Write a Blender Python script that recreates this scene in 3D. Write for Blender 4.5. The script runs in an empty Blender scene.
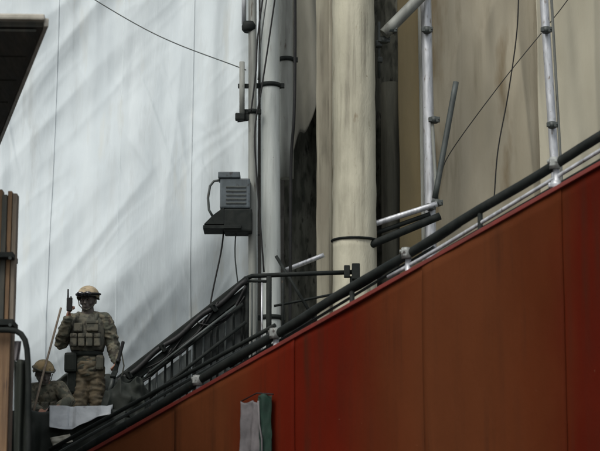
import bpy, bmesh, math, random
from mathutils import Vector, Matrix, noise
random.seed(7)
sc = bpy.context.scene
C = sc.collection
R = math.radians

# ------------------------------------------------------------------ camera
CAMZ, PITCH, F = 1.6, R(12.0), 2000.0        # F: focal length in photo pixels (600 wide)
cd = bpy.data.cameras.new('camera'); cam = bpy.data.objects.new('camera', cd); C.objects.link(cam)
cam.location = (0, 0, CAMZ); cam.rotation_euler = (R(90) + PITCH, 0, 0)
cd.sensor_width = 36; cd.lens = F / 600 * 36; cd.clip_end = 500; cd.clip_start = .1
sc.camera = cam
cd.dof.use_dof = True; cd.dof.focus_distance = 23.5; cd.dof.aperture_fstop = 3.6
# ------------------------------------------------------------------ light
SUN_EL, SUN_AZ = R(52), R(215)               # azimuth clockwise from +Y: behind the camera, to the left
w = bpy.data.worlds.new('World'); sc.world = w; w.use_nodes = True
nt = w.node_tree; nt.nodes.clear()
sky = nt.nodes.new('ShaderNodeTexSky'); sky.sky_type = 'NISHITA'; sky.sun_disc = False
sky.sun_elevation = SUN_EL; sky.sun_rotation = SUN_AZ; sky.dust_density = 4; sky.air_density = 1.2
hs = nt.nodes.new('ShaderNodeHueSaturation'); hs.inputs['Saturation'].default_value = .28
bg = nt.nodes.new('ShaderNodeBackground'); bg.inputs['Strength'].default_value = .12
wo = nt.nodes.new('ShaderNodeOutputWorld')
nt.links.new(sky.outputs[0], hs.inputs['Color']); nt.links.new(hs.outputs[0], bg.inputs[0]); nt.links.new(bg.outputs[0], wo.inputs[0])
sd = bpy.data.lights.new('sun', 'SUN'); sd.energy = 1.1; sd.angle = R(22); sd.color = (1, .96, .9)
sun = bpy.data.objects.new('sun', sd); C.objects.link(sun)
sv = Vector((math.sin(SUN_AZ) * math.cos(SUN_EL), math.cos(SUN_AZ) * math.cos(SUN_EL), math.sin(SUN_EL)))
sun.rotation_euler = sv.to_track_quat('Z', 'Y').to_euler(); sun.location = sv * 60
vs = sc.view_settings; vs.view_transform = 'Standard'; vs.look = 'None'; vs.gamma = 1; vs.exposure = 0.42

def P(px, py, Y):
    """world point that stands at distance Y and is seen at photo pixel px, py"""
    u, v = (px - 300) / F, (225.5 - py) / F
    yc = math.cos(PITCH) - v * math.sin(PITCH); zc = math.sin(PITCH) + v * math.cos(PITCH)
    return Vector((u, yc, zc)) * (Y / yc) + Vector((0, 0, CAMZ))

# ------------------------------------------------------------------ mesh helpers
class MB:
    def __init__(s): s.v = []; s.f = []; s.sm = []
    def add(s, vs_, fs_, smooth=False):
        n = len(s.v); s.v += [Vector(q) for q in vs_]
        for f in fs_: s.f.append([i + n for i in f]); s.sm.append(smooth)
        return s
    def box(s, c, sx, sy, sz, rot=None, bev=0.0):
        bm = bmesh.new(); bmesh.ops.create_cube(bm, size=1)
        for q in bm.verts: q.co = Vector((q.co.x * sx, q.co.y * sy, q.co.z * sz))
        if bev: bmesh.ops.bevel(bm, geom=bm.edges[:], offset=bev, segments=2, affect='EDGES', profile=.6)
        bm.verts.index_update(); m = rot or Matrix.Identity(3)
        s.add([m @ q.co + Vector(c) for q in bm.verts], [[q.index for q in f.verts] for f in bm.faces]); bm.free(); return s
    def beam(s, a, b, wd, h, up=Vector((0, 0, 1)), bev=0.0):
        a, b = Vector(a), Vector(b); d = (b - a); L = d.length; x = d.normalized()
        y = up.cross(x).normalized(); z = x.cross(y)
        return s.box((a + b) / 2, L, wd, h, Matrix((x, y, z)).transposed(), bev)
    def tube(s, pts, r, n=12, caps=True, rs=None, dome=False):
        pts = [Vector(p) for p in pts]; rr = rs or [r] * len(pts)
        if dome:
            d0 = (pts[0] - pts[1]).normalized(); d1 = (pts[-1] - pts[-2]).normalized(); a, b = rr[0], rr[-1]
            pre = [(pts[0] + d0 * a * math.sin(t), a * math.cos(t)) for t in (1.45, 1.0, .5)]
            post = [(pts[-1] + d1 * b * math.sin(t), b * math.cos(t)) for t in (.5, 1.0, 1.45)]
            pts = [p for p, _ in pre] + pts + [p for p, _ in post]; rr = [q for _, q in pre] + list(rr) + [q for _, q in post]
        t = (pts[1] - pts[0]).normalized(); nrm = t.orthogonal().normalized(); vv = []; k = len(pts)
        for i, p in enumerate(pts):
            t2 = (pts[min(i + 1, k - 1)] - pts[max(i - 1, 0)]).normalized()
            nrm = (nrm - t2 * nrm.dot(t2)).normalized(); bn = t2.cross(nrm)
            for j in range(n):
                a = 2 * math.pi * j / n; vv.append(p + (nrm * math.cos(a) + bn * math.sin(a)) * rr[i])
        ff = [[i * n + j, i * n + (j + 1) % n, (i + 1) * n + (j + 1) % n, (i + 1) * n + j] for i in range(k - 1) for j in range(n)]
        s.add(vv, ff, True)
        if caps: s.f += [[len(s.v) - k * n + j for j in range(n)][::-1], [len(s.v) - n + j for j in range(n)]]; s.sm += [False, False]
        return s
    def ball(s, c, r, rot=None, n=20, m=12):
        rx, ry, rz = r if hasattr(r, '__len__') else (r, r, r); rot = rot or Matrix.Identity(3); c = Vector(c)
        vv = [c + rot @ Vector((0, 0, rz))]
        for i in range(1, m):
            a = math.pi * i / m
            for j in range(n):
                b = 2 * math.pi * j / n
                vv.append(c + rot @ Vector((rx * math.sin(a) * math.cos(b), ry * math.sin(a) * math.sin(b), rz * math.cos(a))))
        vv.append(c + rot @ Vector((0, 0, -rz))); L = len(vv) - 1
        ff = [[0, 1 + j, 1 + (j + 1) % n] for j in range(n)]
        ff += [[1 + i * n + j, 1 + (i + 1) * n + j, 1 + (i + 1) * n + (j + 1) % n, 1 + i * n + (j + 1) % n] for i in range(m - 2) for j in range(n)]
        ff += [[L, 1 + (m - 2) * n + (j + 1) % n, 1 + (m - 2) * n + j] for j in range(n)]
        return s.add(vv, ff, True)
    def loft(s, rings, n=28, e=2.6, smooth=True):
        """rings of (centre, half width x, half depth y): superellipse sections stacked upwards"""
        vv = []
        for c, a, b in rings:
            c = Vector(c)
            for j in range(n):
                t = 2 * math.pi * j / n; ct, st = math.cos(t), math.sin(t)
                vv.append(c + Vector((a * math.copysign(abs(ct) ** (2 / e), ct), b * math.copysign(abs(st) ** (2 / e), st), 0)))
        k = len(rings)
        ff = [[i * n + j, i * n + (j + 1) % n, (i + 1) * n + (j + 1) % n, (i + 1) * n + j] for i in range(k - 1) for j in range(n)]
        s.add(vv, ff, smooth); N = len(s.v)
        s.f += [[N - k * n + j for j in range(n)][::-1], [N - n + j for j in range(n)]]; s.sm += [False, False]
        return s
    def grid(s, fn, nu, nv):
        vv = [fn(i / nu, j / nv) for j in range(nv + 1) for i in range(nu + 1)]
        ff = [[j * (nu + 1) + i, j * (nu + 1) + i + 1, (j + 1) * (nu + 1) + i + 1, (j + 1) * (nu + 1) + i] for j in range(nv) for i in range(nu)]
        return s.add(vv, ff, True)

def wloc(o):
    v = Vector((0, 0, 0))
    while o: v += o.location; o = o.parent
    return v
def mesh_obj(name, mb, mat, parent=None, loc=None):
    org = wloc(parent) if parent else Vector((0, 0, 0))
    if parent is None:
        if loc is None:
            xs = [q.x for q in mb.v]; ys = [q.y for q in mb.v]; zs = [q.z for q in mb.v]
            loc = Vector(((min(xs) + max(xs)) / 2, (min(ys) + max(ys)) / 2, min(zs)))
        org = Vector(loc)
    me = bpy.data.meshes.new(name); me.from_pydata([tuple(q - org) for q in mb.v], [], mb.f)
    me.polygons.foreach_set('use_smooth', mb.sm); me.update()
    me.materials.append(mat)
    o = bpy.data.objects.new(name, me); C.objects.link(o)
    if parent: o.parent = parent
    else: o.location = org
    return o
def tag(o, label=None, cat=None, group=None, kind=None):
    if label: o['label'] = label
    if cat: o['category'] = cat
    if group: o['group'] = group
    if kind: o['kind'] = kind
    return o
def thing(name, loc, label, cat, group=None):
    o = bpy.data.objects.new(name, None); C.objects.link(o); o.location = loc; o.empty_display_size = .2
    return tag(o, label, cat, group)
def struct(name, mb, mat): return tag(mesh_obj(name, mb, mat), kind='structure')
def solid(o, t=.003):
    m = o.modifiers.new('thickness', 'SOLIDIFY'); m.thickness = t; return o
def remesh(mb, vox, smooth=2, wr=0.0, ws=9.0, seed=0, stretch=(1, 1, 1)):
    """one continuous surface out of overlapping limbs, with cloth creases"""
    me = bpy.data.meshes.new('t'); me.from_pydata([tuple(q) for q in mb.v], [], mb.f); o = bpy.data.objects.new('t', me); C.objects.link(o)
    m = o.modifiers.new('r', 'REMESH'); m.mode = 'VOXEL'; m.voxel_size = vox
    if smooth: q = o.modifiers.new('s', 'SMOOTH'); q.factor = .5; q.iterations = smooth
    dg = bpy.context.evaluated_depsgraph_get(); dg.update()
    e = o.evaluated_get(dg).to_mesh()
    out = MB(); out.v = [v.co.copy() for v in e.vertices]; out.f = [list(p.vertices) for p in e.polygons]; out.sm = [True] * len(out.f)
    if wr:
        ns = [v.normal.copy() for v in e.vertices]
        for i, p in enumerate(out.v):
            q = Vector((p.x * stretch[0], p.y * stretch[1], p.z * stretch[2])) * ws + Vector((seed * 3.1, 0, 0))
            a = 1 - abs(noise.noise(q)) * 2.2; b = noise.noise(q * 2.7)
            out.v[i] = p + ns[i] * wr * (a * .8 + b * .5)
    o.evaluated_get(dg).to_mesh_clear(); bpy.data.objects.remove(o); bpy.data.meshes.remove(me)
    return out

# ------------------------------------------------------------------ materials
def mat(name, c1, c2=None, rough=.7, metal=0.0, scale=4.0, stretch=(1, 1, 1), bump=.15, bscale=40.0, c3=None, s3=12.0, t3=.62, spec=.4, detail=6, lo=.35, hi=.65, bdist=.004, streak=None, spots=None, base=None):
    m = bpy.data.materials.new(name); m.use_nodes = True; t = m.node_tree; N = t.nodes; L = t.links
    b = N['Principled BSDF']; b.inputs['Roughness'].default_value = rough; b.inputs['Metallic'].default_value = metal
    b.inputs['Specular IOR Level'].default_value = spec
    g = N.new('ShaderNodeNewGeometry'); mp = N.new('ShaderNodeMapping'); mp.inputs['Scale'].default_value = stretch; L.new(g.outputs['Position'], mp.inputs[0])
    def nz(sc_, det=detail, dist=0.0):
        n = N.new('ShaderNodeTexNoise'); n.inputs['Scale'].default_value = sc_; n.inputs['Detail'].default_value = det; n.inputs['Distortion'].default_value = dist
        L.new(mp.outputs[0], n.inputs['Vector']); return n
    def ramp(n, a, b_):
        r = N.new('ShaderNodeMapRange'); r.inputs[1].default_value = a; r.inputs[2].default_value = b_; L.new(n.outputs[0], r.inputs[0]); return r
    def mix(fac, A, B):
        x = N.new('ShaderNodeMix'); x.data_type = 'RGBA'; L.new(fac, x.inputs[0])
        for i, q in ((6, A), (7, B)):
            if isinstance(q, tuple): x.inputs[i].default_value = (*q, 1)
            else: L.new(q, x.inputs[i])
        return x.outputs[2]
    col = mix(ramp(nz(scale, dist=.4), lo, hi).outputs[0], c1, c2 or tuple(q * .75 for q in c1))
    if c3: col = mix(ramp(nz(s3), t3, t3 + .1).outputs[0], col, c3)
    if base: col = base(t, g, mp, mix, ramp, nz)
    if streak:                                          # run-down dirt: (colour, threshold, horizontal scale)
        m2 = N.new('ShaderNodeMapping'); m2.inputs['Scale'].default_value = (streak[2], streak[2], streak[2] * .035); L.new(g.outputs['Position'], m2.inputs[0])
        n2 = N.new('ShaderNodeTexNoise'); n2.inputs['Scale'].default_value = 1; n2.inputs['Detail'].default_value = 8; n2.inputs['Roughness'].default_value = .65; L.new(m2.outputs[0], n2.inputs['Vector'])
        n3 = nz(2.1, 4); mu = N.new('ShaderNodeMath'); mu.operation = 'MULTIPLY'; L.new(ramp(n2, streak[1], streak[1] + .18).outputs[0], mu.inputs[0]); L.new(ramp(n3, .38, .62).outputs[0], mu.inputs[1])
        mu2 = N.new('ShaderNodeMath'); mu2.operation = 'MULTIPLY'; mu2.inputs[1].default_value = streak[3] if len(streak) > 3 else .8; L.new(mu.outputs[0], mu2.inputs[0]); col = mix(mu2.outputs[0], col, streak[0])
    if spots:                                           # chips and specks: (colour, threshold, scale)
        m4 = N.new('ShaderNodeTexNoise'); m4.inputs['Scale'].default_value = spots[2]; m4.inputs['Detail'].default_value = 10; m4.inputs['Roughness'].default_value = .7; L.new(g.outputs['Position'], m4.inputs['Vector'])
        col = mix(ramp(m4, spots[1], spots[1] + .03).outputs[0], col, spots[0])
    L.new(col, b.inputs['Base Color'])
    rr = ramp(nz(scale * 2.3), .2, .8); rr.inputs[3].default_value = max(0, rough - .12); rr.inputs[4].default_value = min(1, rough + .12); L.new(rr.outputs[0], b.inputs['Roughness'])
    if bump:
        bp = N.new('ShaderNodeBump'); bp.inputs['Strength'].default_value = bump; bp.inputs['Distance'].default_value = bdist
        L.new(nz(bscale, 8).outputs[0], bp.inputs['Height']); L.new(bp.outputs[0], b.inputs['Normal'])
    return m
M = {}
M['tarp'] = mat('white_tarpaulin', (.55, .61, .625), (.485, .545, .565), rough=.6, scale=.9, stretch=(2.5, 1, .3), bump=.35, bscale=14, bdist=.008, c3=(.50, .54, .53), s3=2.2, t3=.6, spec=.25, streak=((.36, .385, .375), .52, 5, .55))
M['clamp_grey'] = mat('scuffed_clamp_metal', (.33, .35, .33), (.18, .19, .18), rough=.5, metal=.2, scale=16, bump=.4, c3=(.05, .045, .04), s3=26, t3=.55)
M['canvas'] = mat('beige_canvas', (.36, .33, .25), (.29, .265, .195), rough=.85, streak=((.17, .15, .10), .48, 6, .6), scale=1.1, stretch=(2, 1, .4), bump=.6, bscale=60, c3=(.21, .17, .105), s3=1.3, t3=.58)
M['canvas_pale'] = mat('pale_canvas', (.42, .40, .31), (.35, .33, .25), rough=.85, scale=1.1, stretch=(2, 1, .4), bump=.6, bscale=60)
M['canvas_ochre'] = mat('ochre_canvas', (.27, .215, .11), (.22, .18, .10), rough=.85, scale=1.4, stretch=(2, 1, .4), bump=.6, bscale=60)
M['cream'] = mat('cream_render', (.50, .485, .375), (.40, .385, .295), rough=.75, scale=2.2, stretch=(1.5, 1.5, .5), bump=.5, bscale=35, bdist=.01, c3=(.25, .21, .14), s3=7, t3=.66, streak=((.15, .14, .105), .45, 9, .85), spots=((.20, .17, .11), .66, 14))
M['pipe_grey'] = mat('grey_painted_pipe', (.44, .475, .45), (.34, .37, .35), rough=.5, scale=3, stretch=(3, 3, .5), bump=.3, c3=(.14, .13, .11), s3=9, t3=.66, streak=((.13, .125, .11), .48, 16, .7), spots=((.09, .06, .04), .67, 22))
M['beige_shade'] = mat('dirty_shaded_beige_render', (.36, .345, .265), (.27, .25, .19), rough=.85, scale=2, stretch=(2, 2, .5), bump=.6, bscale=35, streak=((.12, .11, .08), .45, 12, .8))  # beige holds the shade of the column's left side; the streaks are dirt
M['pipe_dull'] = mat('dull_grey_pipe', (.25, .265, .24), (.18, .19, .17), rough=.6, scale=3, stretch=(3, 3, .5), bump=.3, c3=(.09, .08, .06), s3=9, t3=.64, streak=((.06, .058, .05), .46, 16, .8))
M['galv'] = mat('galvanised_tube', (.52, .54, .56), (.36, .38, .40), rough=.42, metal=.35, scale=7, stretch=(3, 3, .6), bump=.3, c3=(.16, .13, .10), s3=14, t3=.62, streak=((.15, .145, .13), .5, 22, .8), spots=((.12, .07, .04), .66, 30))
M['dark_metal'] = mat('dark_metal', (.010, .013, .012), (.019, .022, .020), rough=.7, scale=9, bump=.3, spec=.12, c3=(.05, .036, .026), s3=16, t3=.68)
M['mid_metal'] = mat('grey_green_metal', (.06, .072, .068), (.04, .048, .045), rough=.55, scale=6, bump=.3, c3=(.05, .04, .03), s3=14, t3=.64)
M['cable'] = mat('black_cable', (.008, .009, .009), (.014, .014, .014), rough=.6, spec=.25, bump=.1)
M['box_grey'] = mat('blue_grey_box_paint', (.075, .095, .105), (.05, .065, .07), rough=.45, scale=8, bump=.2, c3=(.03, .03, .03), s3=20, t3=.6, streak=((.02, .022, .022), .46, 24, .8), spots=((.10, .07, .05), .66, 30))
M['concrete'] = mat('stained_concrete', (.20, .195, .175), (.13, .127, .115), rough=.9, scale=1.3, bump=.7, bscale=25, bdist=.01, c3=(.07, .068, .06), s3=3, t3=.6)
M['grey_sheet'] = mat('grey_plastic_sheet', (.32, .315, .26), (.21, .21, .18), rough=.7, scale=2, stretch=(2, 2, .5), bump=.4, bscale=20)
M['panel_grey'] = mat('dull_grey_panel', (.19, .215, .205), (.11, .13, .122), rough=.6, scale=4, bump=.4, c3=(.05, .055, .05), s3=7, t3=.58)
M['wood'] = mat('brown_weathered_wood', (.20, .125, .065), (.13, .08, .045), rough=.8, scale=4, stretch=(8, 8, .5), bump=.7, bscale=30, bdist=.006, c3=(.06, .04, .03), s3=9, t3=.6)
M['wood_grey'] = mat('greyed_wood', (.21, .18, .14), (.14, .115, .085), rough=.85, scale=4, stretch=(8, 8, .5), bump=.7, bscale=30, bdist=.006, c3=(.07, .05, .04), s3=9, t3=.6)
M['dark_tarp'] = mat('dark_tarpaulin', (.013, .017, .014), (.022, .026, .021), rough=.7, spec=.2, scale=3, bump=.5, bscale=14, bdist=.01)
M['roof_dark'] = mat('dark_soffit_boards', (.065, .062, .048), (.04, .044, .038), rough=.8, scale=3, stretch=(5, .6, 1), bump=.5, bscale=20)
M['trim'] = mat('pale_gutter_metal', (.44, .42, .36), (.28, .27, .22), rough=.5, scale=5, bump=.3)
M['asphalt'] = mat('asphalt', (.05, .05, .05), (.07, .068, .064), rough=.9, scale=.8, bump=.8, bscale=80)
M['pale_sheet'] = mat('pale_grey_metal_sheet', (.42, .45, .46), (.25, .27, .28), rough=.45, metal=.1, scale=6, bump=.4, bscale=14, c3=(.10, .10, .10), s3=8, t3=.62)
M['red_edge'] = mat('red_edge_paint', (.15, .018, .012), (.10, .018, .012), rough=.55, scale=5, bump=.3)
M['green'] = mat('green_cloth', (.007, .032, .020), (.005, .020, .013), rough=.8, scale=6, bump=.5, bscale=50)
M['white_cloth'] = mat('greyish_white_cloth', (.15, .14, .143), (.10, .095, .098), rough=.8, scale=6, bump=.5, bscale=50)
M['skin'] = mat('skin', (.30, .155, .10), (.24, .115, .07), rough=.5, scale=20, bump=.1)
M['camo'] = mat('camouflage_cloth', (.125, .115, .080), (.062, .066, .048), rough=.88, scale=11, bump=.6, bscale=90, bdist=.003, c3=(.032, .028, .02), s3=13, t3=.56, lo=.46, hi=.54, detail=3)
M['camo_tan'] = mat('tan_brown_trouser_cloth', (.13, .104, .064), (.095, .080, .052), rough=.88, scale=9, bump=.6, bscale=90, bdist=.003, c3=(.045, .036, .024), s3=13, t3=.60, lo=.45, hi=.55, detail=3)
M['vest'] = mat('olive_webbing', (.105, .10, .074), (.060, .062, .048), rough=.88, scale=11, bump=.7, bscale=120, bdist=.002, c3=(.034, .032, .024), s3=14, t3=.57, lo=.46, hi=.54, detail=3)
M['helmet'] = mat('tan_helmet_cover', (.36, .29, .19), (.22, .18, .11), rough=.8, scale=12, bump=.5, bscale=80, c3=(.10, .09, .06), s3=20, t3=.62, lo=.42, hi=.55)
M['helmet_ochre'] = mat('ochre_helmet_cover', (.27, .20, .10), (.15, .125, .07), rough=.8, scale=14, bump=.5, bscale=80, c3=(.06, .055, .035), s3=22, t3=.6, lo=.42, hi=.55)
M['black_cloth'] = mat('black_knit', (.125, .11, .096), (.075, .066, .058), rough=.9, scale=20, bump=.6, bscale=200, bdist=.002)
M['lens'] = mat('dark_lens', (.012, .012, .014), rough=.12, bump=0, spec=.6)
M['pole_wood'] = mat('pale_wood_pole', (.20, .165, .12), (.13, .10, .07), rough=.7, scale=10, stretch=(6, 6, 1), bump=.4)

# ------------------------------------------------------------------ ground
struct('ground', MB().add([(-200, -40, 0), (200, -40, 0), (200, 300, 0), (-200, 300, 0)], [[0, 1, 2, 3]]), M['asphalt'])

# ------------------------------------------------------------------ the covered building behind
YW = 27.0
def X(px, Y): return P(px, 225, Y).x
bld = thing('covered_building', (0, YW + 3, 0), 'concrete building behind the sheeting with dark vertical gaps in its front', 'building')
HT = 13.0
for a, b_ in ((X(-120, YW), X(284, YW)), (X(320, YW), X(374, YW)), (X(404, YW), X(760, YW))):
    mesh_obj('wall', MB().box(((a + b_) / 2, YW + .15, HT / 2), b_ - a, .3, HT), M['concrete'], bld)
xa, xb = X(-120, YW), X(760, YW)
mesh_obj('back_wall', MB().box(((xa + xb) / 2, YW + 6.2, HT / 2), xb - xa, .3, HT), M['concrete'], bld)
mesh_obj('side_wall', MB().box((xa + .15, YW + 3.2, HT / 2), .3, 5.69, HT), M['concrete'], bld)
mesh_obj('side_wall', MB().box((xb - .15, YW + 3.2, HT / 2), .3, 5.69, HT), M['concrete'], bld)
mesh_obj('roof', MB().box(((xa + xb) / 2, YW + 3.1, HT + .13), xb - xa + .4, 6.9, .25), M['concrete'], bld)
mesh_obj('floor_slab', MB().box(((xa + xb) / 2, YW + 3.2, 6.6), xb - xa - .7, 5.6, .2), M['concrete'], bld)
# rough jamb stones/boards inside the gaps
mesh_obj('inner_beam', MB().beam((X(284, YW), YW + .5, 6.3), (X(322, YW), YW + .5, 7.3), .1, .12), M['concrete'], bld)

M['gap_shade'] = mat('gap_shade_olive', (.16, .165, .135), (.07, .075, .06), rough=.9, scale=5, stretch=(2, 1, .5), bump=.8, bscale=30, c3=(.03, .032, .026), s3=9, t3=.58, lo=.42, hi=.58)
def gap_shade(x0, x1, yt, seed, lab):  # dark sheet added in a wall gap, its colour sets the shade there
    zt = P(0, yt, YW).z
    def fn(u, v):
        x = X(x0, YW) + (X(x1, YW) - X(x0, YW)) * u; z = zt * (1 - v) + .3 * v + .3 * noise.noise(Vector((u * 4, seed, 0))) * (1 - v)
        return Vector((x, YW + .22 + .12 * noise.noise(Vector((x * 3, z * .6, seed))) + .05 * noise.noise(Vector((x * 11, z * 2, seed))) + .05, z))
    tag(solid(mesh_obj('gap_shade_sheet', MB().grid(fn, 24, 120), M['gap_shade'])), lab, 'netting')
gap_shade(283, 321, 20, 3.0, 'dark olive sheet added for the shade tone in the gap left of the cream column')
gap_shade(373, 405, -60, 8.0, 'dark sheet added for the shade tone behind the duct right of the cream column')
# ------------------------------------------------------------------ white tarpaulin
YS = 26.2
tie = P(239, 112, YS)
def ridge(v): return 1 - abs(v) * 2
def tarp_pt(u, v):
    x0, x1 = X(-70, YS), X(259, YS); z1 = 12.6; z0 = .4
    x = x0 + (x1 - x0) * u; z = z1 + (z0 - z1) * v
    # the cloth bulges along a slanting line, shaped so its lower part turns darker
    zb_ = 6.35 + (x + 2.15) * .6 + .3 * noise.noise(Vector((x * .8, 0, 30.0)))
    d = z - zb_; soft = .6
    bulge = (math.sqrt(d * d + soft * soft) - soft) * (.12 if d > 0 else .40)
    # long vertical pleats, warped a little so that none runs dead straight; they fade in and out
    wx = x + .12 * noise.noise(Vector((x * .5, z * .35, 40.0))) + .012 * z
    f1 = max(0, .45 + 1.2 * noise.noise(Vector((x * .7, z * .45, 50.0)))); f2 = max(0, .3 + 1.4 * noise.noise(Vector((x * .9, z * .5, 70.0))))
    h = .045 * noise.noise(Vector((wx * 1.5, z * .08, 3.0))) + .042 * f1 * ridge(noise.noise(Vector((wx * 2.6, z * .12, 8.0))) * 1.2) + .010 * f2 * noise.noise(Vector((wx * 9, z * .2, 9.0)))
    # pleats bunch at the right, near the pole
    h += .022 * math.sin(x * 15 + noise.noise(Vector((x, z * .4, 1))) * 4) * min(1, max(0, (x - (x1 - 1.0)) / .7))
    # broad soft drag folds leaning up to the right
    c_, s_ = math.cos(R(50)), math.sin(R(50)); al = x * c_ + z * s_; ac = -x * s_ + z * c_
    m_ = max(0, .35 + 1.3 * noise.noise(Vector((x * .5, z * .4, 60.0))))
    h += .085 * m_ * noise.noise(Vector((ac * 1.5, al * .16, 5.5))) + .04 * m_ * ridge(noise.noise(Vector((ac * 2.4, al * .3, 15.5))) * 1.1)
    h += .13 * noise.noise(Vector((x * .55 - z * .2, z * .3, 12.0)))
    # sharper creases where the cloth is pulled, both ways
    k1 = noise.noise(Vector((ac * 3.4 + .5 * noise.noise(Vector((x, z, 3.0))), al * .35, 90.0))); k2 = noise.noise(Vector(((x * .9 + z * .35) * 3.2, (z - x) * .35, 95.0)))
    h += .022 * max(0, .55 - abs(k1) * 4) * max(0, noise.noise(Vector((x * .8, z * .8, 91.0))) + .25) + .045 * max(0, .5 - abs(k2) * 4) * max(0, noise.noise(Vector((x * .8, z * .8, 97.0))) + .1)
    # small crumples
    h += .012 * noise.noise(Vector((x * 4, z * 2.2, 2.0))) + .0015 * noise.noise(Vector((x * 12, z * 9, 2.0)))
    return Vector((x, YS - .95 + bulge - h, z))
tp = thing('white_tarpaulin', (X(100, YS), YS, 0), 'huge pale grey-white tarpaulin hung in long folds behind the soldiers', 'tarpaulin')
us = [0, .17, .385, .59, .80, 1.0]
for i in range(5):                                       # widths of cloth, each lapping 2 cm over the next
    a_, b2_ = us[i], us[i + 1] + (.006 if i < 4 else 0); nn_ = int(360 * (b2_ - a_)); lay = .003 * (i % 2)
    def lapped(u, v):
        q = tarp_pt(a_ + (b2_ - a_) * u, v)
        e = min(u * (b2_ - a_), (1 - u) * (b2_ - a_)) / .006
        e = max(0, e)
        return q + Vector((.006 * noise.noise(Vector((i * 4.0 + round(u), q.z * 1.5, 0))) if u in (0, 1) else 0, -lay - (.003 * max(0, 1 - e)), 0))
    solid(mesh_obj('sheet_panel', MB().grid(lapped, nn_, 330), M['tarp'], tp), .003)
for k in range(7):                                       # tension rope ties along the right edge
    z = 2.2 + k * 1.55; q = tarp_pt(.985, (12.6 - z) / 12.2)
    mesh_obj('tie_rope', MB().tube([q + Vector((0, -.02, 0)), q + Vector((.16, .1, .03)), Vector((X(284, YW) - .3, YW - .02, z + .05))], .008, 6), M['cable'], tp)

# torn grey sheet right of the grey pipes and above the dark gap
def gs(u, v):
    top = 12.4; xl, xr = X(270, 26.6), X(321, 26.6)
    bot = P(0, 100, 26.6).z + (-1.1) * (1 - u) ** .8 + .25 * noise.noise(Vector((u * 6, 0, 2)))
    x = xl + (xr - xl) * u; z = top + (bot - top) * v
    return Vector((x, 26.6 - .05 * math.sin(u * 13 + z) - .06 * noise.noise(Vector((x * 5, z, 0))), z))
tag(solid(mesh_obj('grey_sheet', MB().grid(gs, 24, 60), M['grey_sheet'])), 'grimy grey-beige plastic sheet with a slanting torn hem, hanging left of the cream column', 'sheet')

# ------------------------------------------------------------------ right-hand canvas sheets
def canvas(name, xl, xr, Y, m, seed, label, am=.05, zb=2.0):
    def fn(u, v):
        x = X(xl, Y) + (X(xr, Y) - X(xl, Y)) * u; z = 12.5 + (zb - 12.5) * v
        h = am * ridge(noise.noise(Vector((x * 2.1 + z * .12, z * .2, seed))) * 1.2) + am * 1.4 * noise.noise(Vector((x * .7 + z * .35, z * .4, seed + 4))) + am * .3 * noise.noise(Vector((x * 6, z * .8, seed)))
        x += .02 * noise.noise(Vector((0, z * .8, seed + u * 3)))
        return Vector((x, Y - h, z))
    return tag(solid(mesh_obj(name, MB().grid(fn, max(20, int((xr - xl) * .8)), 160), m)), label, 'canvas sheet', 'canvas sheets on the scaffold')
canvas('canvas_sheet', 400, 428, 26.62, M['canvas_ochre'], 1.5, 'narrow ochre-brown canvas strip between the dark gap and the pale upright tube', .04)
canvas('canvas_sheet', 424, 546, 26.5, M['canvas'], 5.2, 'wide khaki canvas sheet hanging between the two pale scaffold uprights', .09)
canvas('canvas_sheet', 541, 720, 26.4, M['canvas_pale'], 9.7, 'paler beige canvas sheet at the right edge, right of the last scaffold upright', .07)

# ------------------------------------------------------------------ cream column
YC = 25.2
cc = P(354.5, 225, YC); rc = 22.5 * YC / F * 1.0
col = thing('cream_column', (cc.x, YC, 0), 'thick round cream-painted column with a dark ring low on its shaft', 'column')
def cyl(cx, cy, z0, z1, r0, r1, n=40, dent=.004):
    mb = MB(); k = 60
    vv = [(cx + (r0 + (r1 - r0) * i / k + dent * noise.noise(Vector((math.cos(j / n * 6.283) * 2, math.sin(j / n * 6.283) * 2, i * .4)))) * math.cos(j / n * 2 * math.pi),
           cy + (r0 + (r1 - r0) * i / k + dent * noise.noise(Vector((math.cos(j / n * 6.283) * 2, math.sin(j / n * 6.283) * 2, i * .4)))) * math.sin(j / n * 2 * math.pi), z0 + (z1 - z0) * i / k) for i in range(k + 1) for j in range(n)]
    ff = [[i * n + j, i * n + (j + 1) % n, (i + 1) * n + (j + 1) % n, (i + 1) * n + j] for i in range(k) for j in range(n)]
    mb.add(vv, ff, True); mb.f += [[k * n + j for j in range(n)]]; mb.sm += [False]
    return mb
zr = P(0, 241, YC).z
mesh_obj('shaft', cyl(cc.x, YC, zr, 12.8, rc, rc * .96, dent=.01), M['cream'], col)
mesh_obj('base', cyl(cc.x, YC, 0, zr - .001, rc * 1.03, rc * 1.0, dent=.01), M['cream'], col)
mesh_obj('ring', MB().tube([(cc.x + (rc + .008) * math.cos(a), YC + (rc + .008) * math.sin(a), zr + .01 * math.sin(a)) for a in [i * 2 * math.pi / 48 for i in range(49)]], .016, 8), M['dark_metal'], col)
pil = thing('shade_pilaster', (X(324, 25.8), 25.8, 0), 'flat grey-beige pier added as the shaded left side of the cream column', 'wall pier')  # added pier, coloured like the shaded side of the column
xl_, xr_ = X(316.5, 25.8), X(336, 25.8)
mesh_obj('shade_pier_shaft', MB().grid(lambda u, v: Vector((xl_ + (xr_ - xl_) * u + (.012 * noise.noise(Vector((v * 30, 0, 1))) if u < .1 else 0), 25.6 + .012 * noise.noise(Vector((u * 2, v * 25, 4))) + .06 * (1 - u) ** 3, 12.9 * (1 - v))), 8, 120), M['beige_shade'], pil)
mesh_obj('shade_pier_core', MB().box(((xl_ + xr_) / 2 + .01, 25.95, 6.4), xr_ - xl_ - .03, .5, 12.8), M['beige_shade'], pil)
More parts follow.
